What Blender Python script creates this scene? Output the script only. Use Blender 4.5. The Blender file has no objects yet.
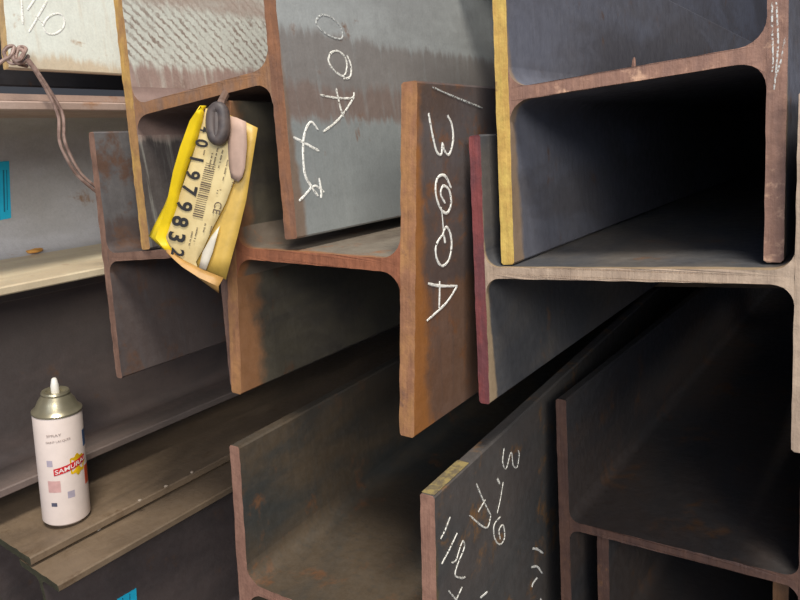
import bpy, bmesh, math, random
from mathutils import Vector, Matrix
from mathutils.geometry import tessellate_polygon
random.seed(7)
SC = bpy.context.scene
COL = SC.collection
ZF = 0.722                      # eye height above the floor
RAKE = math.tan(0.0903)         # the saw cuts are not quite square

# ------------------------------------------------------------------ camera
F_PX, YAW, PITCH, ROLL = 660.07, 0.63097, 0.19482, -0.10895
cy, sy, cp, sp = math.cos(YAW), math.sin(YAW), math.cos(PITCH), math.sin(PITCH)
fw = Vector((-sy*cp, cy*cp, -sp)); rt = Vector((cy, sy, 0)); up = rt.cross(fw)
cr, sr = math.cos(ROLL), math.sin(ROLL)
rt, up = cr*rt + sr*up, -sr*rt + cr*up
EYE = Vector((0, 0, ZF))
cam_d = bpy.data.cameras.new('camera'); cam = bpy.data.objects.new('camera', cam_d); COL.objects.link(cam)
cam_d.sensor_width = 36; cam_d.sensor_fit = 'HORIZONTAL'; cam_d.lens = F_PX/800*36
cam_d.clip_start = 0.01
M3 = Matrix((rt, up, -fw)).transposed()
cam.matrix_world = Matrix.Translation(EYE) @ M3.to_4x4()
SC.camera = cam

def ray(x, y): return rt*((x-400)/F_PX) + up*((300-y)/F_PX) + fw
def on_plane(x, y, p0, n):
    d = ray(x, y); return EYE + d*((Vector(p0)-EYE).dot(n)/d.dot(n))

# ------------------------------------------------------------------ object helpers
def tag(o, label, cat, group=None):
    o['label'] = label; o['category'] = cat
    if group: o['group'] = group
    return o
def empty(name, loc, rot=(0, 0, 0)):
    o = bpy.data.objects.new(name, None); COL.objects.link(o)
    o.empty_display_size = .05
    o.location = loc; o.rotation_euler = rot
    return o
def link(name, me, mats, parent=None, smooth=35):
    for m in mats: me.materials.append(m)
    if smooth:
        for p in me.polygons: p.use_smooth = True
        me.set_sharp_from_angle(angle=math.radians(smooth))
    o = bpy.data.objects.new(name, me); COL.objects.link(o)
    if parent: o.parent = parent
    return o
def bm_obj(name, bm, mats, parent=None, smooth=35):
    bmesh.ops.recalc_face_normals(bm, faces=bm.faces)
    me = bpy.data.meshes.new(name); bm.to_mesh(me); bm.free()
    return link(name, me, mats, parent, smooth)

# ------------------------------------------------------------------ materials
def srgb(*c):
    def f(v):
        v /= 255.; return v/12.92 if v <= .04045 else ((v+.055)/1.055)**2.4
    return tuple(f(v) for v in c)+(1,)
class NT:
    def __init__(s, name):
        s.m = bpy.data.materials.new(name); s.m.use_nodes = True
        s.t = s.m.node_tree; s.t.nodes.clear()
        s.out = s.n('ShaderNodeOutputMaterial'); s.b = s.n('ShaderNodeBsdfPrincipled')
        s.l(s.b.outputs[0], s.out.inputs[0])
        s.co = s.n('ShaderNodeTexCoord').outputs['Object']
    def n(s, k, **kw):
        o = s.t.nodes.new(k)
        for a, v in kw.items(): setattr(o, a, v)
        return o
    def l(s, a, b): s.t.links.new(a, b)
    def inp(s, sock, v):
        if hasattr(v, 'is_output'): s.l(v, sock)
        else: sock.default_value = v
    def mapping(s, scale, loc=(0, 0, 0), rot=(0, 0, 0)):
        m = s.n('ShaderNodeMapping'); s.l(s.co, m.inputs[0])
        m.inputs['Scale'].default_value = scale; m.inputs['Location'].default_value = loc; m.inputs['Rotation'].default_value = rot
        return m.outputs[0]
    def noise(s, vec, scale, detail=4, rough=.55, dist=0):
        n = s.n('ShaderNodeTexNoise'); s.l(vec, n.inputs['Vector'])
        n.inputs['Scale'].default_value = scale; n.inputs['Detail'].default_value = detail
        n.inputs['Roughness'].default_value = rough; n.inputs['Distortion'].default_value = dist
        return n.outputs[0]
    def ramp(s, v, a, b, o0=0., o1=1.):
        r = s.n('ShaderNodeMapRange'); r.interpolation_type = 'SMOOTHSTEP'
        s.l(v, r.inputs[0]); r.inputs[1].default_value = a; r.inputs[2].default_value = b
        r.inputs[3].default_value = o0; r.inputs[4].default_value = o1
        return r.outputs[0]
    def math(s, op, a, b=0., c=0.):
        m = s.n('ShaderNodeMath', operation=op); s.inp(m.inputs[0], a); s.inp(m.inputs[1], b); s.inp(m.inputs[2], c)
        return m.outputs[0]
    def mix(s, f, a, b):
        m = s.n('ShaderNodeMix', data_type='RGBA')
        s.inp(m.inputs[0], f); s.inp(m.inputs[6], a); s.inp(m.inputs[7], b)
        return m.outputs[2]
    def sep(s):
        x = s.n('ShaderNodeSeparateXYZ'); s.l(s.co, x.inputs[0]); return x.outputs
    def bump(s, h, strength=.3, dist=.001):
        b = s.n('ShaderNodeBump'); b.inputs['Strength'].default_value = strength; b.inputs['Distance'].default_value = dist
        s.l(h, b.inputs['Height']); s.l(b.outputs[0], s.b.inputs['Normal'])
    def done(s, col, rough=.5, metal=0., spec=.5):
        s.inp(s.b.inputs['Base Color'], col); s.inp(s.b.inputs['Roughness'], rough)
        s.b.inputs['Metallic'].default_value = metal; s.b.inputs['Specular IOR Level'].default_value = spec
        return s.m

def steel(name, base, second, rust, rust_amt=.3, bands=(), end=(0, 0, 0, 0), end_len=0., streak=.35, grain=.5,
          rough=.5, spec=.4, seed=0., diag=0.):
    """mill-scaled rolled steel in the beam's own frame: x across, y along the beam, z up the flange"""
    s = NT(name); off = (seed*3.1, seed*1.7, seed*2.3)
    v = s.mapping((1, 1, 1), off)
    big = s.noise(s.mapping((6, 3, 9), off), 1.3, 5, .6, .4)
    fine = s.noise(v, 420, 3, .6)
    mid = s.noise(v, 90, 4, .65)
    strk = s.noise(s.mapping((90, 120, 9), off), 1, 4, .6)
    x, y, z = s.sep()
    c = s.mix(s.ramp(big, .38, .62), base, second)
    for z0, z1, bc, st in bands:             # colour bands along the beam with ragged edges
        zz = s.math('ADD', z, s.math('MULTIPLY', s.math('SUBTRACT', strk, .5), .028))
        zz = s.math('ADD', zz, s.math('MULTIPLY', s.math('SUBTRACT', big, .5), .04))
        a = s.ramp(zz, z0-.006, z0+.006); b = s.ramp(zz, z1-.006, z1+.006, 1., 0.)
        c = s.mix(s.math('MULTIPLY', s.math('MULTIPLY', a, b), st), c, bc)
    c = s.mix(s.math('MULTIPLY', s.ramp(strk, .5, .72), streak), c, second)
    if diag:
        dm = s.n('ShaderNodeTexWave', wave_type='BANDS', bands_direction='Z')
        s.l(s.mapping((1, 1, 1), (0, 0, 0), (math.radians(42), 0, 0)), dm.inputs[0])
        dm.inputs['Scale'].default_value = 34; dm.inputs['Distortion'].default_value = 3.5; dm.inputs['Detail'].default_value = 4; dm.inputs['Detail Scale'].default_value = 5
        c = s.mix(s.math('MULTIPLY', s.ramp(dm.outputs[1], .45, .95), s.math('MULTIPLY', s.math('MULTIPLY', s.ramp(mid, .3, .62), s.ramp(z, .045, .06)), s.ramp(z, .10, .13, diag, diag*.35))), c, rust)
    rm = s.noise(v, 17, 6, .7, .3)
    c = s.mix(s.ramp(rm, .68-.35*rust_amt, .80-.3*rust_amt), c, rust)
    if end_len:
        yy = s.math('ADD', y, s.math('MULTIPLY', s.math('SUBTRACT', s.noise(v, 38, 4, .6), .5), end_len*1.5))
        c = s.mix(s.ramp(yy, end_len*.3, end_len*1.1, .9, 0.), c, end)
    g = s.math('MULTIPLY', s.math('SUBTRACT', s.math('ADD', s.math('MULTIPLY', fine, .6), s.math('MULTIPLY', mid, .4)), .5), grain)
    hs = s.n('ShaderNodeHueSaturation'); s.l(c, hs.inputs['Color']); s.l(s.math('ADD', g, 1.), hs.inputs['Value'])
    s.bump(s.math('ADD', mid, s.math('MULTIPLY', strk, .8)), .25, .0012)
    return s.done(hs.outputs[0], s.ramp(mid, .3, .7, rough-.1, rough+.15), 0., spec)

def cut(name, base, second, spot, seed=0., rough=.6, spot_amt=.4, spec=.35):
    """saw-cut end: coarse scoring, rust and wear"""
    s = NT(name); off = (seed*2.3, seed*.7, seed*1.9)
    v = s.mapping((1, 1, 1), off)
    a = s.noise(s.mapping((1, 1, .45), off), 55, 5, .65, .3)
    sc = s.noise(s.mapping((260, 30, 16), off), 1, 3, .6)
    d = s.noise(v, 130, 4, .7)
    e = s.noise(v, 30, 5, .7)
    c = s.mix(s.ramp(a, .36, .64), base, second)
    c = s.mix(s.math('MULTIPLY', s.ramp(e, .72-.3*spot_amt, .84-.3*spot_amt), .85), c, spot)
    hs = s.n('ShaderNodeHueSaturation'); s.l(c, hs.inputs['Color'])
    s.l(s.math('ADD', s.math('MULTIPLY', s.math('SUBTRACT', s.math('ADD', d, s.math('MULTIPLY', sc, .5)), .75), .7), 1.), hs.inputs['Value'])
    s.bump(s.math('ADD', d, sc), .5, .0012)
    return s.done(hs.outputs[0], rough, 0., spec)

def plain(name, c, rough=.5, metal=0., var=.12, scale=60, spec=.5, c2=None):
    s = NT(name)
    n = s.noise(s.co, scale, 4, .6)
    if c2: col = s.mix(s.ramp(n, .4, .62), c, c2)
    else:
        hs = s.n('ShaderNodeHueSaturation'); hs.inputs['Color'].default_value = c
        s.l(s.ramp(n, .3, .7, 1-var, 1+var), hs.inputs['Value']); col = hs.outputs[0]
    s.bump(n, .08, .0005)
    return s.done(col, rough, metal, spec)

def chalk_mat(name, c, cover=.55):
    s = NT(name)
    n = s.noise(s.co, 520, 3, .6)
    s.l(s.ramp(n, .50-.25*cover, .60-.1*cover), s.b.inputs['Alpha'])
    return s.done(c, .95, 0., .1)

# ------------------------------------------------------------------ H-beams
def stations(L):
    st = [0, .0012, .006, .02, .05, .1, .2, .35, .6, 1.0, 1.6, 2.4, 3.3]
    return [q for q in st if q < L-.1]+[L]
def sweep(prof, L, sinr, cosr, jit, rake, skew=0.):
    """sweep a closed (u, v) outline along +y; the front end is raked and a little burred; caps use slot 1"""
    pts = []
    for i, p in enumerate(prof):                      # subdivide the outline so that the burr can show
        q = prof[(i+1) % len(prof)]; n = max(1, int(math.dist(p, q)/.008))
        for k in range(n): pts.append((p[0]+(q[0]-p[0])*k/n, p[1]+(q[1]-p[1])*k/n))
    bm = bmesh.new(); rings = []; N = len(pts)
    jy = [random.uniform(-1, 1)*jit for _ in pts]
    for q in stations(L):
        fade = max(0., 1-q/.012); rk = max(0., 1-q/1.0)
        ring = []
        for (u, v), j in zip(pts, jy):
            z = -u*sinr+v*cosr
            ring.append(bm.verts.new((u+random.uniform(-1, 1)*jit*.5*fade, q+(z*rake+(u+.1)*skew)*rk+j*fade, v+random.uniform(-1, 1)*jit*.5*fade)))
        rings.append(ring)
    for a, b in zip(rings, rings[1:]):
        for i in range(N): bm.faces.new((a[i], a[(i+1) % N], b[(i+1) % N], b[i]))
    for t in tessellate_polygon([[Vector((u, v, 0)) for u, v in pts]]):
        for rg in (rings[0], rings[-1]):
            try: bm.faces.new([rg[i] for i in t]).material_index = 1
            except ValueError: pass
    return bm
def h_beam(c, phi, h, b, yaw, L, left, right, web, end_l, end_r, end_w, name='steel_girder', tf=.0155, tw=.011, r=.018, jit=.0005, rake=RAKE, skew=0.):
    root = empty(name, (c[0], c[1], c[2]+ZF), (0, phi, yaw))
    s_, c_ = math.sin(phi), math.cos(phi); ch = .0018
    def rect(u0, u1, v0, v1): return [(u0+ch, v0), (u1-ch, v0), (u1, v0+ch), (u1, v1-ch), (u1-ch, v1), (u0+ch, v1), (u0, v1-ch), (u0, v0+ch)]
    fl = bm_obj('flange', sweep(rect(-h/2, -h/2+tf, -b/2, b/2), L, s_, c_, jit, rake, skew), [left, end_l], root)
    fr = bm_obj('flange', sweep(rect(h/2-tf, h/2, -b/2, b/2), L, s_, c_, jit, rake, skew), [right, end_r], root)
    ui = h/2-tf; w = tw/2; P = []
    def arc(cu, cv, a0, a1):
        for k in range(7):
            a = math.radians(a0+(a1-a0)*k/6); P.append((cu+r*math.cos(a), cv+r*math.sin(a)))
    arc(-ui+r, -w-r, 180, 90); arc(ui-r, -w-r, 90, 0); arc(ui-r, w+r, 0, -90); arc(-ui+r, w+r, 270, 180)
    wb = bm_obj('web', sweep(P, L, s_, c_, jit*.6, rake, skew), [web, end_w], root)
    return root, fl, fr, wb
def frame(root):
    """world matrix of a top-level empty without waiting for the depsgraph"""
    return Matrix.Translation(root.location) @ root.rotation_euler.to_matrix().to_4x4()

def glyphs(gl, root, part, p_local, mat, **k):
    for g in gl: stroke_obj('chalk_mark', g, root, p_local, (1, 0, 0), mat, parent=part, **k)
def stroke_obj(name, strokes, root, p_local, n_local, mat, w=.0032, lift=.0006, label=None, parent=None):
    """chalk strokes lying on a flat face of a beam; strokes are photo points brought onto that face"""
    Mw = frame(root); Mi = Mw.inverted()
    p0 = Mw @ Vector(p_local); n = (Mw.to_3x3() @ Vector(n_local)).normalized()
    nl = Vector(n_local).normalized()
    bm = bmesh.new()
    for st in strokes:
        ww = w
        if isinstance(st, dict): ww = st['w']; st = st['p']
        P = [Mi @ on_plane(x, y, p0, n) for x, y in st]
        if len(P) > 2:                                 # smooth the hand-drawn line
            Q = []
            for i in range(len(P)-1):
                a, b_, c_, d = P[max(0, i-1)], P[i], P[i+1], P[min(len(P)-1, i+2)]
                for k in range(5):
                    t = k/5
                    Q.append(.5*((2*b_)+(c_-a)*t+(2*a-5*b_+4*c_-d)*t*t+(-a+3*b_-3*c_+d)*t**3))
            P = Q+[P[-1]]
        else:
            P = [P[0].lerp(P[1], k/6) for k in range(7)]
        prev = None
        for i, q in enumerate(P):
            d = (P[min(i+1, len(P)-1)]-P[max(i-1, 0)]).normalized()
            sd = d.cross(nl).normalized()*ww*.40*random.uniform(.75, 1.15)
            if i in (0, len(P)-1): sd *= .6
            ring = [bm.verts.new(q+sd+nl*.0001), bm.verts.new(q+sd*.6+nl*lift), bm.verts.new(q-sd*.6+nl*lift), bm.verts.new(q-sd+nl*.0001)]
            if prev:
                for k in range(3): bm.faces.new((prev[k], prev[k+1], ring[k+1], ring[k]))
            prev = ring
    o = bm_obj(name, bm, [mat], parent or root)
    if label: o['label'] = label
    return o

# colours of the steel
GREY_GREEN = srgb(176, 178, 168); WARM_GREY = srgb(150, 143, 135); RUSTY = srgb(128, 92, 68); DK = srgb(78, 74, 74)
m_dark = steel('dark mill scale', srgb(74, 72, 74), srgb(62, 58, 58), srgb(92, 66, 50), .25, seed=1)
m_A_left = steel('weathered scale with scratches and painted shade', srgb(158, 142, 130), srgb(186, 184, 172), srgb(108, 84, 70), .3,
                 bands=[(.052, .118, srgb(192, 194, 182), .85), (-.034, .052, srgb(142, 118, 108), .9), (-.2, -.034, srgb(72, 66, 64), .95)], streak=.45, seed=2, diag=.8, grain=.8)  # lowest band paints in the shade of the opening under the web
m_A_web = steel('mauve worn scale', srgb(142, 118, 108), srgb(122, 102, 94), srgb(104, 80, 66), .3, seed=19)
m_A_right = steel('grey scale with brown bands', srgb(158, 160, 157), srgb(142, 143, 140), srgb(120, 92, 74), .22,
                  bands=[(-.042, .036, srgb(116, 107, 101), .75), (-.042, -.012, srgb(120, 96, 84), .55), (-.2, -.044, srgb(128, 132, 130), .7)], seed=3,
                  end=srgb(120, 100, 84), end_len=.008)
m_B = steel('dark blue-grey scale', srgb(104, 100, 98), srgb(84, 80, 80), srgb(92, 70, 58), .4, bands=[(-.2, .045, srgb(80, 68, 64), .85)], seed=4)
m_C_in = steel('greenish scale', srgb(84, 78, 66), srgb(64, 60, 56), srgb(92, 68, 50), .3, seed=5, end=srgb(140, 98, 66), end_len=.03)
m_C_out = steel('rust brown scale', srgb(92, 84, 82), srgb(86, 72, 66), srgb(118, 80, 54), .42,
                bands=[(-.2, -.02, srgb(112, 80, 58), .7)], end=srgb(152, 98, 50), end_len=.022, seed=6)
m_C_web = steel('worn scale', srgb(128, 118, 104), srgb(104, 92, 80), srgb(140, 95, 64), .3, seed=7, end=srgb(150, 100, 64), end_len=.012)
m_D = steel('blue-grey scale', srgb(98, 99, 108), srgb(86, 84, 88), srgb(94, 74, 62), .25, seed=8, end=srgb(140, 118, 96), end_len=.01)
m_E = steel('grey scale with scuffs', srgb(96, 90, 84), srgb(74, 74, 76), srgb(104, 80, 62), .3, seed=9, end=srgb(158, 136, 108), end_len=.006)
m_F_in = steel('green-brown scale', srgb(84, 72, 58), srgb(60, 60, 57), srgb(104, 74, 52), .3, seed=10)
m_F_out = steel('dark scale with rusty stains', srgb(84, 78, 74), srgb(76, 74, 72), srgb(128, 94, 58), .4, end=srgb(104, 92, 64), end_len=.012, seed=11)
m_G = steel('brown scale', srgb(66, 58, 54), srgb(56, 54, 54), srgb(84, 62, 46), .35, seed=12)
m_L1 = steel('pale weathered scale', srgb(226, 226, 212), srgb(212, 200, 178), srgb(184, 152, 118), .22,
             bands=[(-.2, -.132, srgb(206, 184, 152), .6), (-.132, -.03, srgb(228, 231, 219), .8), (.0, .2, srgb(184, 172, 152), .7)], streak=.5, seed=13)
m_L2 = steel('pale grey scale with drips', srgb(192, 190, 190), srgb(176, 173, 170), srgb(160, 128, 102), .2, streak=.4, seed=14)
m_L2f = steel('cream dusty flange', srgb(214, 200, 168), srgb(196, 178, 148), srgb(168, 128, 96), .2, seed=15)
m_L2t = steel('brown worn flange', srgb(182, 160, 146), srgb(164, 140, 126), srgb(150, 110, 80), .3, seed=18)
m_L3 = steel('dusty purple-grey scale', srgb(118, 103, 96), srgb(100, 90, 85), srgb(122, 96, 78), .25, seed=16)
m_Sw = steel('dark mauve scale', srgb(82, 72, 70), srgb(70, 63, 62), srgb(92, 72, 60), .25, seed=20)
m_S = steel('dusty brown flange', srgb(126, 107, 86), srgb(106, 90, 73), srgb(98, 78, 58), .3, seed=17)

c_A_l = cut('ochre cut end', srgb(190, 150, 84), srgb(162, 122, 78), srgb(120, 88, 62), 1)
c_A_r = cut('brown cut end', srgb(128, 92, 72), srgb(142, 98, 70), srgb(112, 84, 72), 2)
c_A_w = cut('brown web end', srgb(134, 104, 84), srgb(150, 108, 74), srgb(120, 86, 66), 3)
c_B = cut('dull brown cut end', srgb(128, 98, 82), srgb(112, 84, 70), srgb(92, 70, 60), 4)
c_C = cut('orange rust cut end', srgb(164, 118, 76), srgb(146, 102, 74), srgb(124, 90, 72), 5)
c_C_w = cut('red rust web end', srgb(150, 94, 66), srgb(134, 84, 60), srgb(190, 150, 90), 6, spot_amt=.25)
c_D_l = cut('yellow marked cut end', srgb(204, 174, 92), srgb(188, 150, 80), srgb(120, 86, 60), 7, spot_amt=.3)
c_D = cut('brown web end with bright scuffs', srgb(146, 110, 92), srgb(130, 98, 84), srgb(206, 164, 134), 8, spot_amt=.6)
c_E_l = cut('red marked cut end', srgb(126, 66, 64), srgb(106, 62, 64), srgb(94, 64, 62), 9, spot_amt=.25)
c_E = cut('tan cut end', srgb(176, 154, 132), srgb(162, 140, 120), srgb(136, 116, 100), 10)
c_F = cut('pinkish brown cut end', srgb(150, 112, 94), srgb(134, 98, 82), srgb(112, 86, 74), 11)
c_G = cut('dark brown cut end', srgb(92, 66, 54), srgb(80, 58, 50), srgb(120, 84, 52), 12)
c_S = cut('greenish dark cut end', srgb(78, 76, 56), srgb(66, 62, 48), srgb(92, 80, 60), 13)
chalk = chalk_mat('chalk', srgb(232, 228, 216), .62)
chalk_faint = chalk_mat('faint chalk', srgb(196, 196, 190), .45)
chalk_bold = chalk_mat('solid chalk', srgb(238, 235, 225), .9)

L = 4.2
GRP = 'steel beams stacked side by side'
def tagb(r, label): return tag(r, label, 'steel beam', GRP)
# upper left, numbers down its right flange
kA = .93; hA = .2603*kA
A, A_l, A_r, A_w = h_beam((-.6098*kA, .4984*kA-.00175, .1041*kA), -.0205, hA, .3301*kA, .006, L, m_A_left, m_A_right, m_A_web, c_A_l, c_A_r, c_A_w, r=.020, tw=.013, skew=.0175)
tagb(A, 'weathered grey steel beam with ochre left edge, yellow tag hanging inside it')
kB = .95; hB = .197
B, *_ = h_beam((-.7974*kB+hB/2, .463*kB, -.0690*kB), -.0106, hB, .3116*kB, .004, L, m_B, m_dark, m_B, c_B, c_B, c_B, tf=.010, tw=.010, r=.014, skew=.11)
tagb(B, 'dull brown steel beam under the ochre-edged beam, beside the hanging wire')
C_, C_l, C_r, C_w = h_beam((-.4273, .4500, -.0733), .0737, .2339, .3001, .004, L, m_C_in, m_C_out, m_C_web, c_C, c_C, c_C_w, tf=.0155, tw=.0115, r=.020, skew=.012)
tagb(C_, 'orange-rusted steel beam chalked 300A down its right flange')
D, D_l, D_r, D_w = h_beam((-.1593, .5396, .0520), .0003, .2199, .291, -.020, L, m_D, m_D, m_D, c_D_l, c_D, c_D, tf=.0125, tw=.011, r=.018, skew=.027)
tagb(D, 'steel beam with yellow painted left edge sitting inside the red-edged beam')
E_, *_ = h_beam((-.1619, .5178, -.0998), .0016, .2647, .2436, -.020, L, m_E, m_E, m_E, c_E_l, c_E, c_E, tf=.0115, tw=.010, r=.014, skew=-.030)
tagb(E_, 'tan steel beam with red painted left edge carrying the yellow-edged beam')
F_, F_l, F_r, F_w = h_beam((-.4252, .4045, -.4242), .0378, .2494, .3111, .0366, L, m_F_in, m_F_out, m_F_in, c_F, c_F, c_F, tf=.0145, tw=.011, r=.02)
bm = bmesh.new(); bmesh.ops.create_cube(bm, size=1, matrix=Matrix.Translation((.1174, .034, .1558)) @ Matrix.Diagonal((.0125, .066, .0005, 1)))
for v in bm.verts:
    v.co.y += .1555*RAKE + random.uniform(-.004, .004) * (v.co.y > .03)
bm_obj('paint_mark', bm, [plain('worn yellow paint', srgb(150, 132, 84), .6, var=.2, c2=srgb(108, 96, 74), scale=120)], F_r, 0)['label'] = 'yellow paint on the top edge'
tagb(F_, 'low dark steel beam with chalk scrawl and yellowish top edge')
G, *_ = h_beam((-.1587, .6439, -.4152), -.0057, .25, .2908, -.0449, L, m_G, m_G, m_G, c_G, c_G, c_G, tf=.0125, tw=.010, r=.012)
tagb(G, 'dark brown steel beam at the lower right, below the red-edged beam')
K, *_ = h_beam((-.418, .80, .2600), 0., .26, .30, .0, L-.4, m_D, m_D, m_D, c_D, c_D, c_D)
tagb(K, 'dim steel beam far back, above and behind the yellow-edged beam')
p = on_plane(587, 540, (0, 0, -.4205+ZF), Vector((0, 0, 1)))
hI = .19
I_, *_ = h_beam((p.x+hI/2, p.y+.013, -.4217-.145), 0., hI, .288, -.0449, L, m_G, m_G, m_G, c_G, cut('gold flecked cut end', srgb(112, 78, 50), srgb(96, 68, 48), srgb(160, 110, 56), 14), c_G, tf=.0135, tw=.010, r=.014)
tagb(I_, 'rusty flecked steel beam end tucked under the dark brown lower right beam')

# left stack: rolled beams lying on their flanges, tilted about five degrees
T = math.radians(5); NU = Vector((math.sin(T), 0, math.cos(T))); NL = Vector((-math.cos(T), 0, math.sin(T)))
YL = -.009
def i_beam(corner, from_top, h, b, y0, L, top, bot, web, end, **k):
    """corner = right upper corner of the top flange (from_top) or of the bottom flange"""
    c = Vector((corner[0], 0, corner[1])) + NL*(b/2)
    c = c - NU*(h/2) if from_top else c + NU*(h/2-k.get('tf', .012))
    return h_beam((c.x, y0, c.z), -math.pi/2+T, h, b, YL, L, bot, top, web, end, end, end, **k)
cL1 = Vector((-.85, 0, .168)) + NL*.125 + Vector((math.sin(T), 0, math.cos(T)))*.15
L1, L1_l, L1_r, L1_w = h_beam((cL1.x, .438, cL1.z), T, .25, .30, YL, L, m_dark, m_L1, m_dark, c_B, cut('pale tan cut end', srgb(196, 164, 110), srgb(180, 150, 110), srgb(150, 120, 90), 15), c_B)
tagb(L1, 'pale whitish steel beam at the top left with chalk marks')
L2, *_ = i_beam((-.85, -.087), False, .226, .50, .10, L, m_L2t, m_L2f, m_L2, c_B, tf=.011, tw=.012, r=.034, rake=0)
tagb(L2, 'pale grey steel beam with cream lower ledge and blue sticker')
L3, *_ = i_beam((-.955, -.367), False, .275, .17, .10, L, m_L3, m_L3, m_L3, c_B, tf=.012, tw=.010, r=.016, rake=0)
tagb(L3, 'shadowed purple-grey steel beam beneath the cream ledge, behind the spray can')
S4, *_ = i_beam((-.866, -.4345), True, .270, .29, .334, L, m_S, m_S, m_Sw, c_S, tf=.012, tw=.010, r=.016, rake=-.05)
tagb(S4, 'dusty brown steel beam on which the spray can stands')
S5, *_ = i_beam((-.806, -.4555), True, .250, .098, .334, L, m_S, m_S, m_Sw, c_S, tf=.011, tw=.008, r=.010, rake=-.05)
tagb(S5, 'narrow dusty steel beam in front of the spray can, above the lower blue sticker')

# steel flat lying on top of the pale grey beam
bm = bmesh.new()
flat_c = Vector((-.85, 0, .1285)) + NL*.13 + NU*.0084
bmesh.ops.create_cube(bm, size=1, matrix=Matrix.Diagonal((.26, L, .0088, 1)))
bmesh.ops.bevel(bm, geom=bm.edges[:], offset=.001, segments=2, affect='EDGES')
fo = bm_obj('steel_flat_bar', bm, [m_L2t])
fo.location = (flat_c.x, .10+L/2, flat_c.z+ZF); fo.rotation_euler = (0, T, YL)
tag(fo, 'long thin steel flat bar lying on the pale grey beam at the left', 'steel bar')

# ------------------------------------------------------------------ chalk marks
AF, CF, FF = (hA/2, 0, 0), (.117, 0, 0), (.1247, 0, 0)
glyphs([[{'p': [(316, 20), (322, 15), (332, 18), (341, 28), (342, 38), (334, 38), (322, 31), (316, 23), (318, 18)], 'w': .0026}]], A, A_r, AF, chalk_faint)
glyphs([[[(329, 62), (330, 54), (337, 51), (344, 56), (347, 66), (344, 76), (337, 73), (330, 65), (328, 57)], [(347, 55), (351, 66), (350, 77), (343, 79)]],
    [[(320, 95), (336, 98), (352, 98), (354, 92)], [(354, 97), (346, 110), (336, 122), (323, 132)], [(336, 88), (339, 102), (343, 117)]]], A, A_r, AF, chalk)
glyphs([[[(293, 137), (306, 144), (319, 151)], [(299, 201), (305, 195), (311, 186), (305, 176), (303, 150), (305, 132), (311, 122), (318, 130)],
     [(304, 170), (308, 182), (318, 196)], [(311, 188), (316, 186), (324, 192)], [(319, 178), (321, 190), (321, 198)]]], A, A_r, AF, chalk_bold, w=.0036)
glyphs([[[(428.5, 113), (431, 128), (436, 150), (441, 154.5), (442.5, 143), (444, 150), (449, 154.5), (453, 140), (451.5, 124), (447, 115)]],
    [[(451, 188), (445, 176), (437.5, 178), (435.5, 192), (440, 208), (447, 213), (451, 203), (449, 190), (443, 186), (440.5, 194), (445, 203)],
     {'p': [(441, 207), (442.5, 221), (443.5, 237)], 'w': .0012},
     [(445, 243), (443, 235), (437, 243), (435.5, 252), (438, 262), (443, 266), (449, 259), (451.5, 245), (450, 233), (446, 227), (442.5, 235)]],
    [[(427.5, 283.5), (440, 286), (457, 286)], [(457, 286), (446, 303), (426.5, 321)], [(439.5, 281), (439.5, 294), (439, 308)]]],
    C_, C_r, CF, chalk_bold, w=.0034)
stroke_obj('chalk_line', [{'p': [(432, 87), (452, 96), (482, 108)], 'w': .0022}], C_, CF, (1, 0, 0), chalk_faint, parent=C_r)
glyphs([[[(450, 517), (445, 530), (440.5, 539)]], [[(457, 533), (449, 550), (441.5, 564)]],
    [[(451, 563), (456, 560), (460, 547), (463, 541), (464, 548), (458, 563), (455, 575), (461, 578), (465, 577)]],
    [[(448, 590), (456, 600), (462, 612)], [(462, 587), (456, 600), (452, 608)]],
    [[(476, 483), (483, 500), (490.5, 515)], [(490.5, 516), (486, 528), (469, 515)], [(478, 512), (485, 500)]],
    [{'p': [(497, 478), (499.5, 483.5)], 'w': .0045}], [{'p': [(503, 482), (500, 500), (497, 513)], 'w': .0012}],
    [[(500, 517), (494, 525), (494.5, 538), (500, 544.5), (504.5, 537), (503, 525), (499, 530), (500, 539)]],
    [{'p': [(504, 448), (502.5, 462), (506, 468.5), (511, 452), (513, 465), (517, 467), (519, 455), (518, 450)], 'w': .0020}]],
    F_, F_r, FF, chalk, w=.0024)
glyphs([[[(532, 548.5), (537, 549), (543, 553)]], [[(531, 567.5), (537, 566.5), (542, 573)]], [[(537, 578), (533, 583), (532, 587)]], [[(540, 598), (543, 604)]], [[(480, 598), (487, 592)]]],
    F_, F_r, FF, chalk_bold, w=.0036)
glyphs([[[(21.5, 0), (22.5, 12), (23, 24)]], [[(47, 1), (38, 17), (29, 32)], [(35, 15), (40, 20), (44, 25)]], [[(35, -1), (31, 5), (27.5, 10)]],
    [[(43, 26), (46, 20), (52, 15), (60, 14), (64.5, 20), (63, 28), (55, 34), (47, 33), (43.5, 27)]]], L1, L1_r, (.125, 0, 0), chalk_bold, w=.0030)
end_n = Vector((0, 1, -RAKE)).normalized()
stroke_obj('chalk_mark', [[(772, 2), (772, 30), (773, 60), (772, 72)], [(776, 0), (778, 40), (776, 70), (774, 90)], [(785, 38), (781, 60), (775, 78)]],
    D, (0, 0, 0), -end_n, chalk_faint, w=.0018, parent=D_r, label='pale scribble on the right cut edge')

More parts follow.
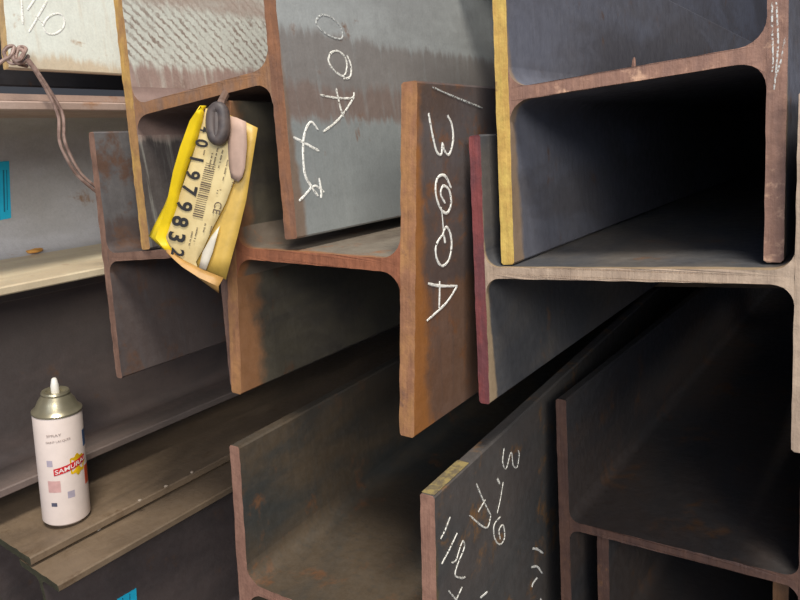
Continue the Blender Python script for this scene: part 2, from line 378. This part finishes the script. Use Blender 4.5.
# ------------------------------------------------------------------ text helper
def text_mesh(body, size=1., offset=0.):
    cu = bpy.data.curves.new('lettering', 'FONT'); cu.body = body; cu.size = size; cu.align_x = 'CENTER'; cu.align_y = 'CENTER'
    cu.offset = offset; cu.resolution_u = 3
    o = bpy.data.objects.new('lettering', cu); COL.objects.link(o)
    dg = bpy.context.evaluated_depsgraph_get(); dg.update()
    me = bpy.data.meshes.new_from_object(o.evaluated_get(dg))
    bpy.data.objects.remove(o); bpy.data.curves.remove(cu)
    v = [tuple(q.co) for q in me.vertices]; f = [tuple(q.vertices) for q in me.polygons]
    bpy.data.meshes.remove(me)
    xs = [q[0] for q in v]; ys = [q[1] for q in v]
    mx, my = (max(xs)+min(xs))/2, (max(ys)+min(ys))/2
    return [(q[0]-mx, q[1]-my) for q in v], f, max(xs)-min(xs), max(ys)-min(ys)

def spl(P, n=6):
    Q = []
    for i in range(len(P)-1):
        a, b_, c_, d = [Vector(P[j]) for j in (max(0, i-1), i, i+1, min(len(P)-1, i+2))]
        for k in range(n):
            t = k/n; Q.append(.5*((2*b_)+(c_-a)*t+(2*a-5*b_+4*c_-d)*t*t+(-a+3*b_-3*c_+d)*t**3))
    return Q+[Vector(P[-1])]
# ------------------------------------------------------------------ yellow tag
tag_p = Vector((-.56, .405, .0+ZF)); tag_n = Vector((.42, -1, .10)).normalized()
def tp(x, y, d=0.): return on_plane(x, y, tag_p, tag_n) + tag_n*d
tag_root = empty('plastic_tag', tp(212, 108))
tag(tag_root, 'crumpled yellow and cream plastic tag with black number hanging in a beam', 'tag')
def tl(v): return Vector(v)-Vector(tag_root.location)
y_mat = plain('yellow plastic', srgb(240, 205, 28), .35, var=.06)
yd_mat = plain('dull yellow plastic', srgb(196, 160, 74), .45, var=.12)
cream = plain('cream label paper', srgb(214, 192, 138), .6, var=.08, c2=srgb(200, 176, 122), scale=40)
mauve = plain('stained label paper', srgb(176, 146, 128), .6, var=.1)
tanm = plain('tan folded plastic', srgb(176, 134, 74), .5, var=.15)
ink = plain('black ink', srgb(34, 30, 28), .6, var=.05)
greyink = plain('worn grey ink', srgb(92, 76, 60), .7, var=.1)
def sheet(name, rows, mat, th=.0008, label=None):
    """a bent sheet through rows of (x, y, depth) points; a real thickness"""
    bm = bmesh.new(); g = [[bm.verts.new(tl(tp(*q))) for q in r] for r in rows]
    for a, b in zip(g, g[1:]):
        for i in range(len(a)-1): bm.faces.new((a[i], a[i+1], b[i+1], b[i]))
    bmesh.ops.recalc_face_normals(bm, faces=bm.faces)
    o = bm_obj(name, bm, [mat], tag_root, 60)
    sb = o.modifiers.new('smooth', 'SUBSURF'); sb.subdivision_type = 'SIMPLE'; sb.levels = sb.render_levels = 1
    so = o.modifiers.new('thick', 'SOLIDIFY'); so.thickness = th; so.offset = 0
    if label: o['label'] = label
    return o
# back sleeve (dull yellow), the wide right margin and folded foot
sheet('sleeve', [[(206, 107, -.004), (222, 112, -.004), (245, 122, -.004), (255, 127, -.006)],
                 [(188, 150, -.004), (212, 150, -.003), (236, 155, -.004), (250, 158, -.006)],
                 [(172, 200, -.004), (196, 200, -.003), (230, 195, -.003), (244, 200, -.005)],
                 [(160, 236, -.004), (186, 240, -.003), (214, 240, -.003), (236, 235, -.004)],
                 [(176, 262, -.004), (196, 268, -.003), (206, 273, -.003), (224, 280, -.004)]], yd_mat, label='dull yellow right margin')
sheet('curled_edge', [[(207, 106, .001), (204, 107, .007), (205, 112, .002)],
                      [(198, 118, .001), (195, 122, .009), (203, 122, .001)],
                      [(187, 142, .001), (186, 148, .010), (196, 146, .001)],
                      [(178, 166, .001), (179, 172, .010), (188, 168, .001)],
                      [(172, 188, .001), (174, 194, .009), (181, 191, .001)],
                      [(165, 206, .001), (170, 209, .007), (178, 208, .000)],
                      [(149.5, 236, .001), (158, 238, .004), (168, 236, -.001)],
                      [(160, 247, -.002), (166, 250, .001), (172, 254, -.002)]], y_mat, label='bright yellow curled left edge')
sheet('label', [[(206, 108, .0005), (214, 112, .001), (226, 118, .001), (233, 119, 0)],
                [(199, 138, .001), (209, 138, .0015), (222, 140, .001), (230, 142, 0)],
                [(190, 166, .001), (201, 168, .0015), (218, 170, .001), (236, 176, .0005)],
                [(180, 196, .001), (194, 200, .0015), (212, 198, .001), (226, 203, .0005)],
                [(170, 222, .0005), (184, 224, .001), (200, 224, .001), (212, 230, .0005)],
                [(165, 238, 0), (176, 244, .0005), (192, 244, .001), (203, 250, .0005)],
                [(173, 252, -.001), (180, 260, 0), (190, 264, 0), (196, 262, 0)],
                [(178, 259, -.002), (186, 267, -.001), (194, 270, -.001), (198, 270, -.001)]], cream, .0005)
sheet('folded_corner', [[(230, 116, .002), (238, 118, .003), (247, 122, .002)], [(229, 140, .002), (238, 142, .004), (248, 146, .002)],
                        [(230, 166, .002), (239, 168, .003), (246, 168, .002)], [(232, 178, .0015), (239, 182, .001), (243, 177, .001)]], mauve, label='stained mauve fold at the upper right')
sheet('white_liner', [[(212, 236, .0005), (220, 226, .0005)], [(203, 252, .0005), (213, 252, .0005)], [(199, 268, 0), (206, 270, 0)]], plain('liner paper', srgb(206, 196, 176), .6))
sheet('folded_foot', [[(165, 246, -.003), (184, 260, .001), (204, 270, .001), (223, 278, -.001)], [(168, 252, .003), (186, 266, .007), (203, 277, .007), (221, 286, .005)],
                      [(174, 256, -.002), (190, 270, .001), (206, 283, .001), (219, 293, 0)]], tanm, label='brown folded foot')
def tag_text(body, x, y, ang, hpx, mat, bmo, squeeze=1., off=.0, d=.0024):
    """lettering laid on the tag: ang = reading direction in the photo, hpx = letter height in photo pixels"""
    V, Fc, w, h = text_mesh(body, 1., off)
    ca, sa = math.cos(ang), math.sin(ang); k = hpx/h
    vs = []
    for a, b in V:
        px = x + k*(a*ca*squeeze + b*sa); py = y + k*(a*sa*squeeze - b*ca)
        vs.append(bmo.verts.new(tl(tp(px, py, d))))
    for f in Fc:
        try: bmo.faces.new([vs[i] for i in f])
        except ValueError: pass
bm = bmesh.new()
RA = math.radians(103)
for ch, x, y, hp in (('4', 206, 130, 9), ('0', 203, 143.5, 13), ('1', 198, 159.5, 14), ('9', 194, 175, 15), ('7', 190.5, 190.5, 15.5), ('9', 185.5, 206, 16.5), ('8', 181.5, 221.5, 17), ('3', 178, 237, 17.5), ('2', 179, 252.5, 13)):
    tag_text(ch, x, y, RA, hp, ink, bm, .92, .026)
o = bm_obj('printed_number', bm, [ink], tag_root, 0)
bm = bmesh.new()
tag_text('CE', 218.5, 208, RA, 7.5, ink, bm)
for k in range(26):                                   # barcode bars
    t = k/26; x, y = 211-13.5*t+1, 164+54*t; wd = random.choice((.5, .8, 1.2)); a, b = 9.5, 2.3
    q = [(x, y), (x+a*-.5, y-b*.5), (x+a*-.5-.2*wd, y-b*.5+wd), (x-.2*wd, y+wd)]
    q = [(x-5, y-1.2), (x+5, y+1.2), (x+5-.2*wd, y+1.2+wd), (x-5-.2*wd, y-1.2+wd)]
    bm.faces.new([bm.verts.new(tl(tp(u, v, .0024))) for u, v in q])
for x, y, n in ((206, 150, 6), (214, 152, 12), (219, 148, 16), (224, 150, 14), (229, 160, 16), (194, 230, 12), (199, 226, 12), (207, 222, 8), (213, 226, 6), (222, 188, 3), (219, 190, 3), (234, 182, 4), (237, 179, 4)):
    for k in range(n):                                # lines of small print
        if random.random() < .25: continue
        px, py = x-.24*k*1.3, y+k*1.3
        bm.faces.new([bm.verts.new(tl(tp(u, v, .0026))) for u, v in ((px-.6, py), (px+.6, py+.3), (px+.4, py+1.1), (px-.8, py+.8))])
o = bm_obj('small_print', bm, [greyink], tag_root, 0)

# clip that holds the tag: rubbery loop and its stub under the web
clipm = plain('dark rubber', srgb(92, 80, 74), .55, var=.2, c2=srgb(70, 62, 60))
def tube(bm, pts, rad, seg=10, closed=False):
    P = [Vector(q) for q in pts]; R = rad if isinstance(rad, (list, tuple)) else [rad]*len(P); rings = []
    nrm = None
    for i, q in enumerate(P):
        t = (P[(i+1) % len(P)] if closed or i < len(P)-1 else q) - (P[i-1] if closed or i > 0 else q); t.normalize()
        if nrm is None: nrm = t.orthogonal().normalized()
        nrm = (nrm - t*nrm.dot(t)).normalized(); bn = t.cross(nrm)
        rings.append([bm.verts.new(q + (nrm*math.cos(2*math.pi*k/seg)+bn*math.sin(2*math.pi*k/seg))*R[i]) for k in range(seg)])
    for a, b in zip(rings, rings[1:]+([rings[0]] if closed else [])):
        for k in range(seg): bm.faces.new((a[k], a[(k+1) % seg], b[(k+1) % seg], b[k]))
    if not closed: bm.faces.new(rings[0]); bm.faces.new(rings[-1])
bm = bmesh.new()
loop = [(218, 112), (222, 109), (226.5, 112), (228, 122), (227, 134), (223, 140.5), (218, 138), (216, 127), (216.5, 117)]
tube(bm, [tl(q) for q in spl([tp(x, y, .008) for x, y in loop+loop[:1]], 4)[:-1]], .0058, 12, True)
tube(bm, [tl(tp(221.5, y, .007)) for y in (114, 122, 130, 137)], .006, 10)
bm_obj('clip_loop', bm, [clipm], tag_root)
top = on_plane(223, 90, A.location + Vector((0, .006, 0)), Vector((0, 1, 0)))
bm = bmesh.new(); tube(bm, [tl(tp(222.5, 114, .007)), tl(tp(223, 104, .004)), tl(top + Vector((0, .004, -.002)))], [.0045, .004, .004], 8)
bm_obj('hook', bm, [plain('brown wire hook', srgb(112, 90, 78), .5)], tag_root)

# ------------------------------------------------------------------ spray can
n5 = NU
can_base = EYE + ray(67, 514.5)*.93
zax = (NU + Vector((.060, .042, 0))).normalized()
can_root = empty('spray_can', can_base)
to_cam = (EYE-can_base); to_cam = (to_cam - zax*to_cam.dot(zax)).normalized()
xax = zax.cross(to_cam)                                # points to the camera's right
MC = Matrix((xax, to_cam*-1, zax)).transposed()        # local -y faces the camera
can_root.rotation_euler = MC.to_euler()
tag(can_root, 'white spray paint can with red and yellow label standing on a beam flange', 'spray can')
def lathe(name, prof, mat, seg=48):
    bm = bmesh.new(); rings = []
    for r_, z_ in prof:
        if r_ < 1e-6: rings.append([bm.verts.new((0, 0, z_))])
        else: rings.append([bm.verts.new((r_*math.cos(2*math.pi*k/seg), r_*math.sin(2*math.pi*k/seg), z_)) for k in range(seg)])
    for a, b in zip(rings, rings[1:]):
        for k in range(seg):
            if len(a) == 1: bm.faces.new((a[0], b[k], b[(k+1) % seg]))
            elif len(b) == 1: bm.faces.new((a[k], a[(k+1) % seg], b[0]))
            else: bm.faces.new((a[k], a[(k+1) % seg], b[(k+1) % seg], b[k]))
    return bm_obj(name, bm, [mat], can_root)
R_ = .0305
white = plain('white lacquer', srgb(226, 208, 196), .4, var=.03)
tin = plain('champagne tin', srgb(190, 180, 150), .28, metal=.75, var=.06)
lathe('body', [(0, .001), (R_-.004, .001), (R_-.002, .0), (R_, .0025), (R_, .156), (R_-.0006, .1575), (R_-.002, .158)], white)
lathe('shoulder', [(R_-.003, .157), (R_+.0004, .158), (R_+.0006, .1605), (R_-.001, .162), (R_-.0045, .166), (.0225, .174), (.0185, .180), (.0172, .182), (.0178, .1845), (.0165, .187), (.012, .1865), (.010, .184), (.006, .184), (0, .184)], tin)
lathe('nozzle', [(0, .183), (.0050, .183), (.0052, .194), (.0044, .1975), (.0034, .203), (.0022, .2045), (0, .2045)], plain('white nozzle', srgb(232, 226, 214), .4))
def patch(name, a0, a1, z0, z1, mat, shear=0., d=.0002, poly=None):
    bm = bmesh.new(); n = max(2, int(abs(a1-a0)/4)); prev = None
    for k in range(n+1):
        a = math.radians(a0+(a1-a0)*k/n); sh = shear*(k/n-.5)
        q = [bm.verts.new(((R_+d)*math.sin(a), -(R_+d)*math.cos(a), z)) for z in (z0+sh, z1+sh)]
        if prev: bm.faces.new((prev[0], q[0], q[1], prev[1]))
        prev = q
    return bm_obj(name, bm, [mat], can_root, 0)
def can_text(name, body, a, z, hgt, mat, width=None, slope=0., d=.0006, off=0.):
    V, Fc, w, h = text_mesh(body, 1., off); k = hgt/h; kx = width/w if width else k
    bm = bmesh.new(); vs = []
    for p, q in V:
        t = math.radians(a)+p*kx/R_
        vs.append(bm.verts.new(((R_+d)*math.sin(t), -(R_+d)*math.cos(t), z+q*k+p*kx*slope)))
    for f in Fc:
        try: bm.faces.new([vs[i] for i in f])
        except ValueError: pass
    return bm_obj(name, bm, [mat], can_root, 0)
red = plain('label red', srgb(206, 46, 52), .4); yel = plain('label yellow', srgb(228, 180, 24), .4); ora = plain('label orange', srgb(226, 82, 40), .4)
blu = plain('label blue', srgb(70, 104, 150), .4); pnk = plain('label pink', srgb(216, 168, 160), .4); lil = plain('label lilac', srgb(178, 166, 176), .4)
whi = plain('label white', srgb(240, 226, 216), .4); gin = plain('label grey ink', srgb(150, 132, 126), .5); nav = plain('label navy', srgb(84, 84, 100), .5)
# flower-like yellow splash behind the name
bm = bmesh.new(); cvx = bm.verts.new(((R_+.0002)*math.sin(math.radians(37)), -(R_+.0002)*math.cos(math.radians(37)), .0865)); rim = []
for k in range(40):
    t = 2*math.pi*k/40; rr = .0125*(1+.12*math.cos(8*t)); a = math.radians(37)+rr*math.cos(t)/R_
    rim.append(bm.verts.new(((R_+.0003)*math.sin(a), -(R_+.0003)*math.cos(a), .0865+rr*1.15*math.sin(t))))
for k in range(40): bm.faces.new((cvx, rim[k], rim[(k+1) % 40]))
bm_obj('yellow_splash', bm, [yel], can_root, 0)
patch('name_band', -21, 62, .0815, .0915, red, shear=.010, d=.0005)
can_text('brand_name', 'SAMURAI', 20, .0865, .0062, whi, width=.040, slope=.23, d=.0009, off=.01)
can_text('small_print', 'SPRAY', -13, .135, .0036, gin, width=.018, slope=.05)
can_text('small_print', 'PAINT LACQUER', -4, .126, .0036, gin, width=.030, slope=.08)
patch('emblem', -36, -22, .090, .099, lil); patch('pink_panel', -38, -8, .052, .069, pnk); patch('grey_panel', 6, 23, .041, .051, lil)
patch('navy_panel', -34, -20, .031, .0365, nav); patch('orange_panel', 58, 80, .050, .078, ora); patch('blue_panel', 62, 82, .106, .130, blu)

# ------------------------------------------------------------------ binding wire at the left
wirem = plain('rusty binding wire', srgb(152, 126, 114), .5, c2=srgb(116, 92, 82), scale=90)
wx = Vector((1, 0, 0))
def wp(x, y, X): return on_plane(x, y, (X, 0, 0), wx)
wire_root = empty('binding_wire', wp(22, 64, -.825))
tag(wire_root, 'rusty twisted binding wire hanging from the pale top left beam', 'wire')
def wl(v): return Vector(v)-Vector(wire_root.location)
for pts in ([(26, 60), (33, 68), (40, 79), (47, 91), (55, 107), (59, 120), (59.5, 141), (67.5, 160), (78, 176), (95, 191), (103, 196)],
            [(28, 59), (35, 68), (43, 80), (50, 91), (59, 106), (63.5, 119), (64.5, 140), (72.5, 160), (82.5, 175.5), (98, 188.5), (105, 192)]):
    bm = bmesh.new(); tube(bm, [wl(q) for q in spl([wp(x, y, -.815) for x, y in pts])], .0021, 8)
    bm_obj('wire_strand', bm, [wirem], wire_root)
bm = bmesh.new()
knot = [(-4, 66, -.836), (4, 60, -.832), (11, 56, -.826), (14, 47, -.828), (8, 47, -.83), (4, 53, -.834), (9, 62, -.83), (16, 63, -.826), (22, 56, -.822), (26, 49, -.826), (20, 47, -.832), (15, 54, -.83), (17, 63, -.822), (24, 62, -.824), (28, 56, -.83), (26, 60, -.832)]
tube(bm, [wl(q) for q in spl([wp(*q) for q in knot])], .0022, 8)
tube(bm, [wl(q) for q in spl([wp(*q) for q in [(13, 50, -.83), (14, 60, -.824), (20, 60, -.82), (24, 52, -.824), (18, 50, -.83), (16, 62, -.826), (27, 66, -.832)]])], .0024, 8)
bm_obj('wire_knot', bm, [wirem], wire_root)

# ------------------------------------------------------------------ stickers, chips and scale flakes
cyan = plain('blue tape', srgb(38, 190, 226), .45, var=.04); cydk = plain('tape print', srgb(30, 120, 150), .5)
def sticker(beam, px, face_p, face_n, label, marks):
    Mw = frame(beam); p0 = Mw @ Vector(face_p); n = (Mw.to_3x3() @ Vector(face_n)).normalized()
    P = [on_plane(x, y, p0, n) for x, y in px]
    o_ = empty('blue_sticker', P[0]); tag(o_, label, 'sticker', 'blue stickers')
    def slab(name, Q, d0, d1, mat):
        bm = bmesh.new()
        a = [bm.verts.new(q-P[0]+n*d0) for q in Q]; b = [bm.verts.new(q-P[0]+n*d1) for q in Q]
        bm.faces.new(a); bm.faces.new(b)
        for i in range(len(Q)): bm.faces.new((a[i], a[(i+1) % len(Q)], b[(i+1) % len(Q)], b[i]))
        bm_obj(name, bm, [mat], o_, 0)
    slab('backing', P, .0001, .0006, cyan)
    for mk in marks: slab('printed_line', [on_plane(x, y, p0, n) for x, y in mk], .0006, .0008, cydk)
sticker(L2, [(-6, 162), (9, 161), (11, 218), (-5, 221)], (0, 0, -.006), (0, 0, -1), 'blue sticker on the pale grey beam at the far left edge', [[(2.5, 170), (4, 170), (5, 212), (3.5, 212)], [(6, 170), (6.8, 170), (7.6, 210), (6.8, 210)]])
sticker(S5, [(117, 599), (136, 588), (138, 622), (119, 632)], (0, 0, -.004), (0, 0, -1), 'blue sticker low on the web of the narrow beam at the bottom', [[(122, 598), (122.8, 597.6), (124, 620), (123.2, 620)], [(129, 594), (129.8, 593.6), (131, 618), (130.2, 618)]])
def chip(name, x, y, plane_p, plane_n, size, mat, label, cat, flat=.6, rot=0., group=None):
    q = on_plane(x, y, plane_p, plane_n)
    bm = bmesh.new(); bmesh.ops.create_icosphere(bm, subdivisions=2, radius=1)
    rnd = random.Random(x*7+y)
    for v in bm.verts: v.co *= rnd.uniform(.75, 1.15)
    bmesh.ops.scale(bm, verts=bm.verts, vec=(size[0], size[1], size[2]))
    o_ = bm_obj(name, bm, [mat], None, 20); o_.location = q + plane_n*size[2]*.85; o_.rotation_euler = (0, T, rot)
    tag(o_, label, cat, group); return o_
led_p = Vector((-.85, .4, -.087+ZF))
chip('rust_flake', 35, 253, Vector((-1.02, .5, -.070+ZF)), NU, (.006, .016, .004), plain('orange rust flake', srgb(208, 150, 74), .7, var=.2), 'orange rust flake lying on the cream ledge', 'debris', rot=.1)
s5_p = Vector((-.806, .33, -.4555+ZF))
chip('pebble', 99, 530, s5_p, NU, (.0032, .0032, .0028), plain('pale grit', srgb(184, 172, 160), .8), 'pale pebble on the narrow dusty beam near the can', 'pebble')
for i, (x, y, lb) in enumerate(((140, 502, 'small pale crumb on the front edge of the spray can beam, nearest the can'), (166, 488, 'pale crumb on the spray can beam edge, second from the can'), (192, 474, 'pale crumb farthest along the spray can beam edge'))):
    chip('grit_crumb', x, y-1, can_base, NU, (.0024, .003, .0018), plain('grit', srgb(160, 144, 126), .8), lb, 'debris', group='crumbs on the beam edge')
# burr on top of the yellow-edged beam's web end
bm = bmesh.new(); q = on_plane(633, 66, (0, .553, 0), Vector((0, 1, 0)))
tube(bm, [frame(D).inverted() @ (q+Vector(d)) for d in ((0, .002, -.004), (.0005, 0, .0), (.001, -.0005, .004), (.0015, -.001, .006))], [.002, .0018, .0014, .0006], 6)
bm_obj('burr', bm, [c_D], D)

# ------------------------------------------------------------------ setting
def concrete():
    s = NT('worn concrete')
    a = s.noise(s.co, 2.2, 6, .6); b_ = s.noise(s.co, 60, 4, .6)
    c = s.mix(s.ramp(a, .35, .65), srgb(96, 92, 88), srgb(72, 69, 67)); s.bump(b_, .3, .002)
    return s.done(c, .85)
bm = bmesh.new(); bmesh.ops.create_cube(bm, size=1, matrix=Matrix.Translation((0, 1.8, -.05)) @ Matrix.Diagonal((9, 11, .1, 1)))
o = bm_obj('floor', bm, [concrete()], None, 0); o['kind'] = 'structure'
def cladding():
    s = NT('dark ribbed cladding')
    w_ = s.n('ShaderNodeTexWave', wave_type='BANDS', bands_direction='X'); s.l(s.co, w_.inputs[0]); w_.inputs['Scale'].default_value = 1.6
    s.bump(w_.outputs[1], .6, .02)
    return s.done(srgb(70, 72, 78), .7)
bm = bmesh.new(); bmesh.ops.create_cube(bm, size=1, matrix=Matrix.Translation((0, 5.6, 2.2)) @ Matrix.Diagonal((9, .1, 4.4, 1)))
o = bm_obj('wall_back', bm, [cladding()], None, 0); o['kind'] = 'structure'

bm = bmesh.new(); bmesh.ops.create_cube(bm, size=1, matrix=Matrix.Translation((-2.3, 2.3, 2.2)) @ Matrix.Diagonal((.1, 6.5, 4.4, 1)))
o = bm_obj('wall_left', bm, [bpy.data.materials['dark ribbed cladding']], None, 0); o['kind'] = 'structure'
# timber bearers
wood = plain('old timber', srgb(112, 90, 66), .8, c2=srgb(88, 70, 52), scale=25)
def bearer(x0, x1, y, z0, z1, label, roll=0., w=.09):
    bm = bmesh.new(); bmesh.ops.create_cube(bm, size=1, matrix=Matrix.Diagonal((x1-x0, w, z1-z0, 1)))
    bmesh.ops.bevel(bm, geom=bm.edges[:], offset=.003, segments=2, affect='EDGES')
    o_ = bm_obj('timber_bearer', bm, [wood]); o_.location = ((x0+x1)/2, y, (z0+z1)/2+ZF); o_.rotation_euler = (0, roll, 0)
    tag(o_, label, 'timber', 'timber bearers')
G_ = {}
for y, w_ in ((1.3, 'nearer'), (3.4, 'farther')):
    bearer(-.82, .05, y, -.266, -.2285, w_+' timber bearer laid across the two low beams')

bearer(-.62, -.24, 1.3, -.720, -.5835, 'timber bearer standing on the floor under the low chalked beam', roll=.0378)
# ------------------------------------------------------------------ light
def area(name, loc, target, size, power, color, sy=None):
    d = bpy.data.lights.new(name, 'AREA'); d.shape = 'RECTANGLE'; d.size = size; d.size_y = sy or size; d.energy = power; d.color = color
    o_ = bpy.data.objects.new(name, d); COL.objects.link(o_); o_.location = loc
    o_.rotation_euler = (Vector(target)-Vector(loc)).to_track_quat('-Z', 'Y').to_euler(); return o_
area('ceiling_lamp', (.75, -.35, 3.6), (-.6, .5, .8), .9, 120, (1, .95, .86), .6)
area('doorway_light', (1.9, -1.5, 1.75), (-.6, .5, .8), 1.1, 56, (1, .96, .89), .9)
area('fill_light', (.7, -2.4, 1.35), (-.4, .6, .75), 1.8, 34, (.80, .88, 1), 1.5)  # unseen bluish fill, added behind the camera to lift the dark beam interiors
w = bpy.data.worlds.new('world'); SC.world = w; w.use_nodes = True
w.node_tree.nodes['Background'].inputs[0].default_value = (.50, .62, 1.0, 1)
w.node_tree.nodes['Background'].inputs[1].default_value = .30

SC.view_settings.view_transform = 'Standard'; SC.view_settings.look = 'None'
SC.view_settings.exposure = 0; SC.view_settings.gamma = 1; SC.view_settings.use_curve_mapping = False
